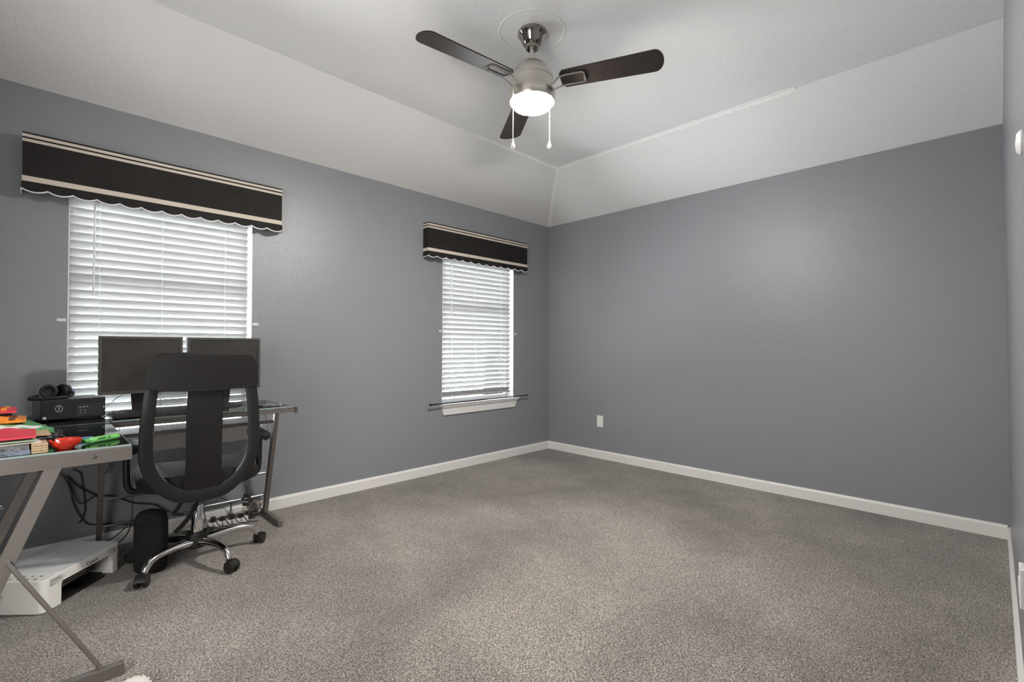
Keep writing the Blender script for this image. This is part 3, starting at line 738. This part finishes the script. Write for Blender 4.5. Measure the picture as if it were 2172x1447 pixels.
# ---------------------------------------------------------------- office chair
CX, CY = .625, 2.956
chair = thing('office_chair', 'black mesh-back office chair with chrome star base facing the desk', 'office chair', (CX, CY, 0), math.radians(-5))
rot5 = math.radians(5)
def part(mb, name, m, parent=None, smooth=True, subd=0): return mb.build(name, M[m], parent or chair, smooth=smooth, world=False, subd=subd)
# star base: each chrome arm ends in a caster
part(MB().lathe([(.020, .150), (.046, .145), (.050, .130), (.050, .075), (.044, .068), (0, .066)], 32), 'hub', 'black')
for k in range(5):
    a = math.radians(-146.3+72*k)+rot5
    T = Matrix.Rotation(a, 4, 'Z')
    b = MB()
    pr = [(.038, .100, .023), (.10, .109, .021), (.17, .113, .018), (.225, .110, .0165), (.262, .097, .016), (.284, .074, .0155), (.291, .058, .0145)]
    pp = []
    b.tube([(x, 0, z) for x, z, r in pr], [r for x, z, r in pr], 14, T, smooth=5)
    for v in b.b.verts: pass
    part(b, 'base_arm', 'chrome')
    c = MB(); sw = {0: .5, 1: .3, 2: .9, 3: -.4, 4: .2}[k]
    Tc = T @ Tm((.297, 0, 0), rz=sw)
    for sy in (-1, 1):
        c.lathe([(.0, -.010), (.025, -.010), (.0285, -.006), (.0285, .004), (.021, .009), (0, .010)], 24, Tc @ Tm((.010, sy*.0155, .0285), rx=PI/2*sy))
    c.tube([(-.004, 0, .046), (-.004, 0, .066)], .014, 12, Tc)
    c.box((-.016, -.006, .018), (.020, .006, .050), Tc, bev=.003)
    for i in range(7):
        a0 = PI*.05+PI*.75*i/7; a1 = PI*.05+PI*.75*(i+1)/7
        q = [(.010+.031*math.cos(t)*s, .0285+.031*math.sin(t)*s) for t, s in ((a0, 1), (a1, 1), (a1, .90), (a0, .90))]
        c.prism(q, (-.024, .024), Tc @ frame_T((0, 0, 0), (1, 0, 0), (0, 0, 1), (0, -1, 0)))
    part(c, 'caster', 'black')
part(MB().lathe([(.029, .14), (.029, .285), (.027, .288)], 28), 'gas_cylinder', 'chrome')
part(MB().lathe([(.014, .285), (.014, .36)], 20), 'piston', 'chrome')
part(MB().lathe([(.034, .345), (.036, .385), (.030, .392)], 24).box((-.06, -.13, .375), (.06, .10, .412), bev=.008), 'mechanism', 'black')
part(MB().tube([(.03, .0, .385), (.16, -.02, .375), (.19, -.03, .372)], .005, 8, smooth=4), 'height_lever', 'black')
# seat cushion
def seat_fn():
    b = MB(); n = 40; rings = []
    for (s, z) in ((.0, .412), (.86, .412), (.97, .428), (1.0, .455), (.985, .478), (.93, .492), (.6, .498), (0, .494)):
        if s == 0: rings.append([b._v((0, .02, z), None)]); continue
        R = []
        for i in range(n):
            t = 2*PI*i/n; c, d = math.cos(t), math.sin(t)
            e = .36
            x = .262*s*math.copysign(abs(c)**e, c)*(1-.0*d); y = .02+.245*s*math.copysign(abs(d)**e, d)
            zz = z-(.018 if d > 0 else 0)*abs(d)**3*s
            R.append(b._v((x, y, zz), None))
        rings.append(R)
    for A, B in zip(rings, rings[1:]):
        for i in range(n):
            j = (i+1) % n
            if len(A) == 1: b.b.faces.new((A[0], B[j], B[i]))
            elif len(B) == 1: b.b.faces.new((A[i], A[j], B[0]))
            else: b.b.faces.new((A[i], A[j], B[j], B[i]))
    return b
part(seat_fn(), 'seat', 'fabric_b')
# back: local x right, y forward (towards the desk). by(z): the back's surface, leaning a little
def by(z): return -.262-.055*(z-.62)+.22*max(0, .60-z)**1.6+.0
def bcurve(x, z): return by(z)+ (-.10*(abs(x)**2) if False else .35*x*x*.6)
XO = -.010
def side(z):     # half width of the outer outline
    if z > 1.00:
        t = min(1, (z-1.00)/.085); return .220-.056*(1-math.sqrt(max(0, 1-t*t)))
    if z > .64: return .220+.028*math.sin((1.0-z)/.36*PI/2)
    t = min(1, (.64-z)/.262)
    return .248*math.sqrt(max(0, 1-t**2.3))
# U-shaped rim from the head panel down and round the bottom
rim = []
zs = [.99, .94, .88, .82, .76, .70, .66, .62, .58, .54, .505, .475, .45, .428, .412, .404]
left = [(-side(z)+.027, z) for z in zs]; bot = [(-.055, .398), (0, .395), (.055, .398)]
pts = left+bot+[(-x, z) for x, z in left[::-1]]
b = MB(); rows = []
n_ = len(pts)
for i, (x, z) in enumerate(pts):
    a_, c_ = Vector(pts[max(0, i-1)]), Vector(pts[min(n_-1, i+1)])
    t = (c_-a_).normalized(); nn = Vector((-t.y, t.x))          # inward normal (x,z)
    q = i/(n_-1); hw = .027+.009*max(0, 1-abs(q-.5)*3.2)
    y = bcurve(x, z); ring = []
    for k in range(12):
        a = 2*PI*k/12; ce, se = math.cos(a), math.sin(a)
        ce = math.copysign(abs(ce)**.6, ce); se = math.copysign(abs(se)**.6, se)
        ring.append(b._v((XO+x+nn.x*hw*ce, y+.013*se, z+nn.y*hw*ce), None))
    rows.append(ring)
for A, B in zip(rows, rows[1:]):
    for k in range(12): b.b.faces.new((A[k], A[(k+1) % 12], B[(k+1) % 12], B[k]))
b.b.faces.new(rows[0][::-1]); b.b.faces.new(rows[-1])
part(b, 'back_frame', 'black')
# wrapped head panel
def head(u, v):
    z = .922-.018*(1-(2*u-1)**2)*(1-v)+.0 + (1.084-.922)*v
    s_ = side(min(z, 1.0845))+.004
    x = (2*u-1)*s_
    zz = z-.006*abs(2*u-1)**4*v
    return (XO+x, bcurve(x, z)-.020+.012*max(0, (v-.9)/.1)**2, zz)
part(MB().slab(head, 24, 14, .040), 'head_panel', 'leather')
part(MB().tube([(XO+(2*u/20-1)*.230, bcurve((2*u/20-1)*.230, .92)-.021, .920-.018*(1-(2*u/20-1)**2)) for u in range(21)], .003, 6), 'seam_piping', 'black')
# solid centre panel
def centre(u, v):
    z = .41+.52*v
    hw = .074+.006*math.cos(v*PI)-.004*math.sin(v*PI*2)
    x = (2*u-1)*hw+.004
    return (XO+x, bcurve(x, z)-.006-.0, z)
part(MB().slab(centre, 8, 24, .012), 'centre_panel', 'leather')
# net left and right of it, tapering to the bottom
for sgn in (-1, 1):
    def net(u, v, sgn=sgn):
        z = .418+.502*v
        xo = side(z)-.030 if z > .62 else max(.078, .072+(side(.62)-.030-.072)*((z-.41)/.21)**1.0)
        x = sgn*(.070+(xo-.070)*u)
        return (XO+x, bcurve(x, z)+.003, z)
    part(MB().grid(net, 12, 30), 'mesh_panel', 'net')
# straps joining the back to the mechanism
for sgn in (-1, 1):
    part(MB().tube([(XO+sgn*.06, -.215, .395), (sgn*.05, -.17, .388), (sgn*.035, -.09, .390)], [.016, .018, .018], 10, smooth=4), 'back_support', 'black')
# armrests
for sgn in (-1, 1):
    x = sgn*.292
    part(MB().tube([(sgn*.20, .0, .405), (sgn*.26, .0, .400), (sgn*.286, 0, .425), (x, 0, .50), (x, 0, .62)], [.013, .014, .015, .015, .015], 12, smooth=5), 'armrest_post', 'black')
    b = MB(); T = Tm((x-sgn*.01, .01, .628))
    def pad(u, v, x=x, sgn=sgn):
        y = -.125+.25*v; e = min(v, 1-v)
        hw = .042*min(1, (e*9)**.5) if e < .11 else .042
        hw = max(hw, .006)
        return (x-sgn*.006+(2*u-1)*hw, y, .645-.010*(2*u-1)**2-.012*max(0, 1-e*10))
    b.slab(pad, 8, 24, (0, 0, -.024)); part(b, 'armrest', 'leather')
# rating tag hanging below
part(MB().tube([(.15, -.12, .41), (.155, -.13, .375)], .0015, 5), 'tag_cord', 'usb')

# ---------------------------------------------------------------- black rounded case under the desk
bag = thing('cushion', 'rounded black strap-on cushion hanging beside the chair base', 'cushion', (.475, 3.10, 0), math.radians(-40))
bag.location = (.432, 2.966, 0)
b = MB(); n = 32; rings = []
for s, z in ((0, .0), (.82, .0), (.96, .012), (1.0, .05), (1.0, .20), (.985, .245), (.90, .275), (.70, .292), (.35, .300), (0, .302)):
    if s == 0: rings.append([b._v((0, 0, z), None)]); continue
    R = []
    for i in range(n):
        t = 2*PI*i/n; c, d = math.cos(t), math.sin(t); e = .62
        R.append(b._v((+.070*s*math.copysign(abs(c)**e, c), .045*s*math.copysign(abs(d)**e, d), z), None))
    rings.append(R)
for A, B in zip(rings, rings[1:]):
    for i in range(n):
        j = (i+1) % n
        if len(A) == 1: b.b.faces.new((A[0], B[j], B[i]))
        elif len(B) == 1: b.b.faces.new((A[i], A[j], B[0]))
        else: b.b.faces.new((A[i], A[j], B[j], B[i]))
bmesh.ops.rotate(b.b, verts=b.b.verts, cent=(0, 0, 0), matrix=Matrix.Rotation(math.radians(-40), 3, 'Z'))
b.build('body', M['fabric_b'], bag, smooth=True, world=False)
MB().tube([(-.066, -.0, .235), (-.05, -.040, .232), (0, -.046, .226), (.05, -.040, .232), (.066, 0, .235)], .0025, 6, Tm(rz=math.radians(-40)), smooth=5).build('seam', M['black'], bag, smooth=True, world=False)
def strap(p0, p1, w_, sag=.01):
    p0, p1 = Vector(p0), Vector(p1); d = (p1-p0).normalized(); sd = d.cross(Vector((.7, .7, 0))).normalized()*w_/2
    def fn(u, v): return p0+(p1-p0)*u+sd*(2*v-1)+Vector((0, 0, -sag*math.sin(u*PI)))
    b = MB().slab(fn, 10, 2, (.002, .002, 0))
    b.b.transform((Matrix.Translation(chair.location) @ chair.rotation_euler.to_matrix().to_4x4()).inverted())
    return b.build('hanging_strap', M['fabric_b'], chair, smooth=True, world=False)
bag.rotation_euler = (0, 0, 0)
strap((.512, 2.915, .268), (.565, 2.86, .395), .020)
strap((.520, 2.915, .175), (.640, 2.86, .395), .022, .03)

# ---------------------------------------------------------------- printer
pr = thing('printer', 'white all-in-one inkjet printer on the carpet under the desk', 'printer', (.195, 2.94, 0))
pu = Vector((.278, .300, 0)).normalized(); pv = Vector((-pu.y, pu.x, 0))
TPp = frame_T(Vector((.046, 2.782, 0)), pu, pv, (0, 0, 1)); PW, PDp, PHh = .415, .290, .140
# front wall with the wide arched opening, sides, rounded corners
def rrect(w_, d, r, n=6):
    out = []
    for cx, cy, a0 in ((w_-r, r, -PI/2), (w_-r, d-r, 0), (r, d-r, PI/2), (r, r, PI)):
        for i in range(n+1): out.append((cx+r*math.cos(a0+PI/2*i/n), cy+r*math.sin(a0+PI/2*i/n)))
    return out
b = MB()
b.box((.030, 0, .100), (PW-.03, .02, .128), TPp)
for x0, x1 in ((0, .085), (.365, PW)):
    r0_ = .028; pl = []
    if x0 == 0: pl = [(x1, 0), (x1, .25), (0, .25)]+[(r0_-r0_*math.cos(t*PI/12), r0_-r0_*math.sin(t*PI/12)) for t in range(7)]
    else: pl = [(x0, 0)]+[(PW-r0_+r0_*math.sin(t*PI/12), r0_-r0_*math.cos(t*PI/12)) for t in range(7)]+[(PW, .25), (x0, .25)]
    b.prism(pl, (.004, .128), TPp)
b.box((0, .25, .004), (PW, PDp, .128), TPp, bev=.004)
b.box((.085, .075, .095), (.365, .25, .128), TPp)
b.prism([(.085, .1285), (.085, .085), (.100, .1285)], (.0, .02), TPp @ frame_T((0, .02, 0), (1, 0, 0), (0, 0, 1), (0, -1, 0)))
b.prism([(.365, .1285), (.330, .1285), (.365, .060)], (.0, .02), TPp @ frame_T((0, .02, 0), (1, 0, 0), (0, 0, 1), (0, -1, 0)))
b.build('body', M['printer'], pr, smooth=True)
b = MB(); b.box((.086, .05, .004), (.364, .245, .010), TPp); b.box((.086, .235, .01), (.364, .249, .095), TPp); b.box((.090, .045, .045), (.32, .24, .088), TPp); b.box((.10, .012, .004), (.33, .05, .012), TPp)
b.build('output_cavity', M['black'], pr)
b = MB(); b.box((.095, .036, .068), (.255, .046, .074), TPp); b.box((.095, .036, .058), (.255, .046, .061), TPp)
b.build('paper_rollers', M['port'], pr)
b = MB(); b.prism(rrect(PW, PDp, .028), (.128, .1355), TPp); b.build('scanner_rim', M['printer'], pr)
b = MB(); b.prism([(x+.075, y+.004) for x, y in rrect(PW-.079, PDp-.008, .018)], (.1356, .142), TPp)
ld = b.build('scanner_lid', M['dustlid'], pr)
b = MB(); b.box((.075, .165, .1418), (PW-.05, .1662, .1424), TPp); b.build('lid_seam', M['tan'], ld)
b = MB(); b.prism([(x+.004, y+.004) for x, y in rrect(.069, PDp-.008, .018)], (.1356, .1385), TPp)
cp = b.build('control_panel', M['printer'], pr)
b = MB()
for i in range(5):
    for j in range(2): b.box((.014+.028*j, .045+i*.034, .1385), (.026+.028*j, .055+i*.034, .1392), TPp)
b.build('buttons', M['port'], cp)
b = MB(); b.box((.012, .215, .1385), (.045, .235, .1392), TPp); b.build('display', M['black'], cp)
MB().text('Canon', .024, TPp @ frame_T((.245, -.0004, .114), (1, 0, 0), (0, 0, 1), (0, -1, 0)), .0004).build('logo', M['ink'], pr)

# ---------------------------------------------------------------- clog shoe at the bottom edge
sh = thing('clog', 'white perforated foam clog at the bottom edge of the picture', 'shoe', (.235, 1.92, 0), math.radians(62))
b = MB(); n = 28; rings = []
for s, z, dx in ((.0, .0, 0), (.95, .0, 0), (1.0, .006, 0), (1.0, .018, 0), (.94, .034, -.004), (.80, .050, -.012), (.55, .062, -.022), (.25, .067, -.032), (0, .068, -.036)):
    if s == 0: rings.append([b._v((dx, 0, z), None)]); continue
    R = []
    for i in range(n):
        t = 2*PI*i/n; c, d = math.cos(t), math.sin(t)
        wx = .130 if c < 0 else .072; wy = .050 if c > 0 else .050-.012*c*c
        R.append(b._v((dx+wx*s*c, wy*s*math.copysign(abs(d)**.85, d), z*(1 if c > -.4 else .85)), None))
    rings.append(R)
for A, B in zip(rings, rings[1:]):
    for i in range(n):
        j = (i+1) % n
        if len(A) == 1: b.b.faces.new((A[0], B[j], B[i]))
        elif len(B) == 1: b.b.faces.new((A[i], A[j], B[0]))
        else: b.b.faces.new((A[i], A[j], B[j], B[i]))
b.build('upper', M['shoe'], sh, smooth=True, world=False)
b = MB()
lev = ((1.0, .018, 0), (.94, .034, -.004), (.80, .050, -.012), (.55, .062, -.022), (.25, .067, -.032))
def clog_pt(k, ang):
    k0 = int(k); f = k-k0; a_, c_ = lev[k0], lev[min(4, k0+1)]
    s_, z_, d_ = (a_[q]*(1-f)+c_[q]*f for q in range(3))
    return Vector((d_+.072*s_*math.cos(ang), .050*s_*math.copysign(abs(math.sin(ang))**.85, math.sin(ang)), z_))
for k, a in ((.7, .0), (.7, .62), (.7, -.62), (1.25, .32), (1.25, -.32), (1.3, .95), (1.3, -.95), (1.9, 0), (1.95, .75), (1.95, -.75), (2.5, .35), (2.5, -.35)):
    q = clog_pt(k, a); nrm = (q-Vector((-.03, 0, -.02))).normalized(); t1 = nrm.orthogonal().normalized()
    b.lathe([(.0032, -.003), (.0032, .0008), (0, .001)], 10, frame_T(q, t1, nrm.cross(t1), nrm))
b.build('vent_holes', M['ink'], sh, world=False)

# ---------------------------------------------------------------- cables and chargers
def cable(pts, r_, label, m='usb', smooth=6):
    b = MB(); b.tube(pts, r_, 7, smooth=smooth)
    return tag(b.build('cable', M[m], smooth=True), label, 'cable')
yw = YW-.02
cable([(-.16, yw, .53), (-.03, yw, .475), (.06, yw, .468), (.12, yw-.01, .44), (.155, yw-.01, .36), (.17, yw, .27), (.21, yw, .175), (.245, yw, .145), (.33, yw, .13), (.42, yw-.005, .10), (.50, yw-.01, .095)], .0035, 'black cable sagging low across the wall behind the slanted legs')
cable([(.14, yw, .43), (.19, yw, .36), (.26, yw, .30), (.262, yw, .295), (.33, yw, .28), (.40, yw, .235), (.44, yw, .215), (.52, yw-.01, .19), (.60, yw-.01, .12), (.66, yw-.012, .10)], .0045, 'thick black cable crossing behind the vertical desk post')
cable([(.145, yw-.012, .41), (.172, yw-.012, .33), (.185, yw-.012, .285), (.205, yw-.012, .27), (.235, yw-.012, .29), (.262, yw-.012, .31)], .003, 'short black cable loop left of the desk post')
cable([(.165, yw+.004, .455), (.195, yw+.004, .43), (.205, yw+.004, .36), (.215, yw+.004, .25), (.205, yw+.004, .19), (.19, yw+.004, .165)], .003, 'black cable hanging in a long curve on the wall')
cable([(.16, yw+.006, .555), (.21, yw+.006, .505), (.28, yw+.006, .51), (.37, yw+.006, .53), (.47, yw+.006, .57), (.56, yw+.006, .62)], .0022, 'thin grey cable strung across the wall under the desk', 'greycap')
cable([(.315, yw-.002, .70), (.32, yw-.002, .55), (.31, yw-.002, .44), (.27, yw-.002, .385)], .0028, 'thin cable dropping from the desk glass to the wall', 'greycap')
cable([(.37, yw+.003, .70), (.345, yw+.003, .60), (.335, yw+.003, .48), (.315, yw+.003, .41)], .0022, 'second thin cable dropping beside the left armrest', 'greycap')
cable([(.40, 3.34, .40), (.402, 3.34, .28), (.398, 3.34, .14), (.36, 3.36, .055), (.30, 3.40, .03)], .003, 'black cable hanging behind the rounded black cushion')
cable([(.40, 3.35, .145), (.33, 3.38, .075), (.28, 3.41, .055), (.22, 3.42, .045)], .003, 'black cable looping over the baseboard beside the printer')
cable([(.80, 3.41, .34), (.82, 3.42, .20), (.905, 3.43, .12), (.90, 3.448, .04), (.84, 3.45, .03)], .003, 'black cable curving down to the power strip')
cable([(.75, yw, .60), (.76, yw, .35), (.765, yw, .15), (.77, yw-.03, .03)], .003, 'thin dark cable hanging straight behind the chair', 'greycap')
cable([(.205, 3.41, .80), (.29, 3.40, .79), (.335, 3.38, .83), (.39, 3.36, .87)], .0022, 'thin white monitor cable rising behind the glass desk', 'vinyl')
cable([(.52, 3.20, .04), (.62, 3.22, .030), (.70, 3.30, .020), (.80, 3.34, .022)], .003, 'black cable lying on the carpet under the chair')
# power strip with plugs
ps = thing('power_strip', 'white power strip crowded with black plugs along the baseboard', 'power strip', (.86, 3.40, 0))
TS = Tm((.86, 3.402, 0), rz=-.18)
MB().box((-.135, -.024, 0), (.135, .024, .028), TS, bev=.004).build('housing', M['trim'], ps)
for i in range(5):
    x = -.105+.05*i
    MB().box((x-.015, -.016, .028), (x+.015, .016, .052+.006*(i % 2)), TS, bev=.004).build('plug', M['usb'], ps)
b = MB()
for i in range(5):
    x = -.105+.05*i
    b.tube([(x, -.010, .050), (x+.012, -.04, .045), (x+.035, -.05, .012), (x+.09, -.06, .004)], .0028, 6, TS, smooth=4)
b.build('plug_cords', M['usb'], ps, smooth=True)
ad = thing('adapter', 'black adapter with white markings hanging by its cord behind the chair', 'adapter', (.972, 3.335, .10))
Ta = frame_T((.972, 3.335, .146), Vector((1, -1, 0)).normalized(), Vector((.12, .12, 1)).normalized(), Vector((-1, -1, 0)).normalized())
MB().box((-.020, -.036, -.012), (.020, .036, .012), Ta, bev=.004).build('case', M['usb'], ad)
MB().tube([(0, .036, 0), (-.004, .05, 0), (-.010, .085, 0)], .005, 8, Ta, smooth=4).build('cord', M['usb'], ad, smooth=True)
b = MB(); b.text('65V', .012, Ta @ Tm((0, .010, .0125))); b.text('CE UL', .012, Ta @ Tm((0, -.010, .0125))); b.build('print', M['inkwhite'], ad)
bg = thing('plastic_bag', 'crumpled smoky plastic bag tied inside the right desk leg', 'bag', (1.045, 3.38, .01))
b = MB()
def bagf(u, v):
    a = 2*PI*u; rr = .022+.018*math.sin(PI*v)**.7
    rr *= 1+.22*math.sin(5*a+3*v)+.12*math.sin(9*a-7*v)
    return (1.036+rr*math.cos(a), 3.395+rr*.6*math.sin(a), .045+.092*v)
b.grid(bagf, 36, 16); b.build('film', M['clearbag'], bg, smooth=True)
MB().box((1.012, 3.375, .018), (1.06, 3.42, .044), bev=.008).build('plug_block', M['usb'], bg)
ou = thing('outlet_box', 'small brown and white outlet block on the floor by the baseboard', 'outlet', (.985, 3.44, 0))
MB().box((.945, 3.425, 0), (1.012, 3.452, .045), bev=.002).build('block', M['paper'], ou)
MB().box((.990, 3.423, .012), (1.010, 3.426, .044)).build('face', M['wood'], ou)
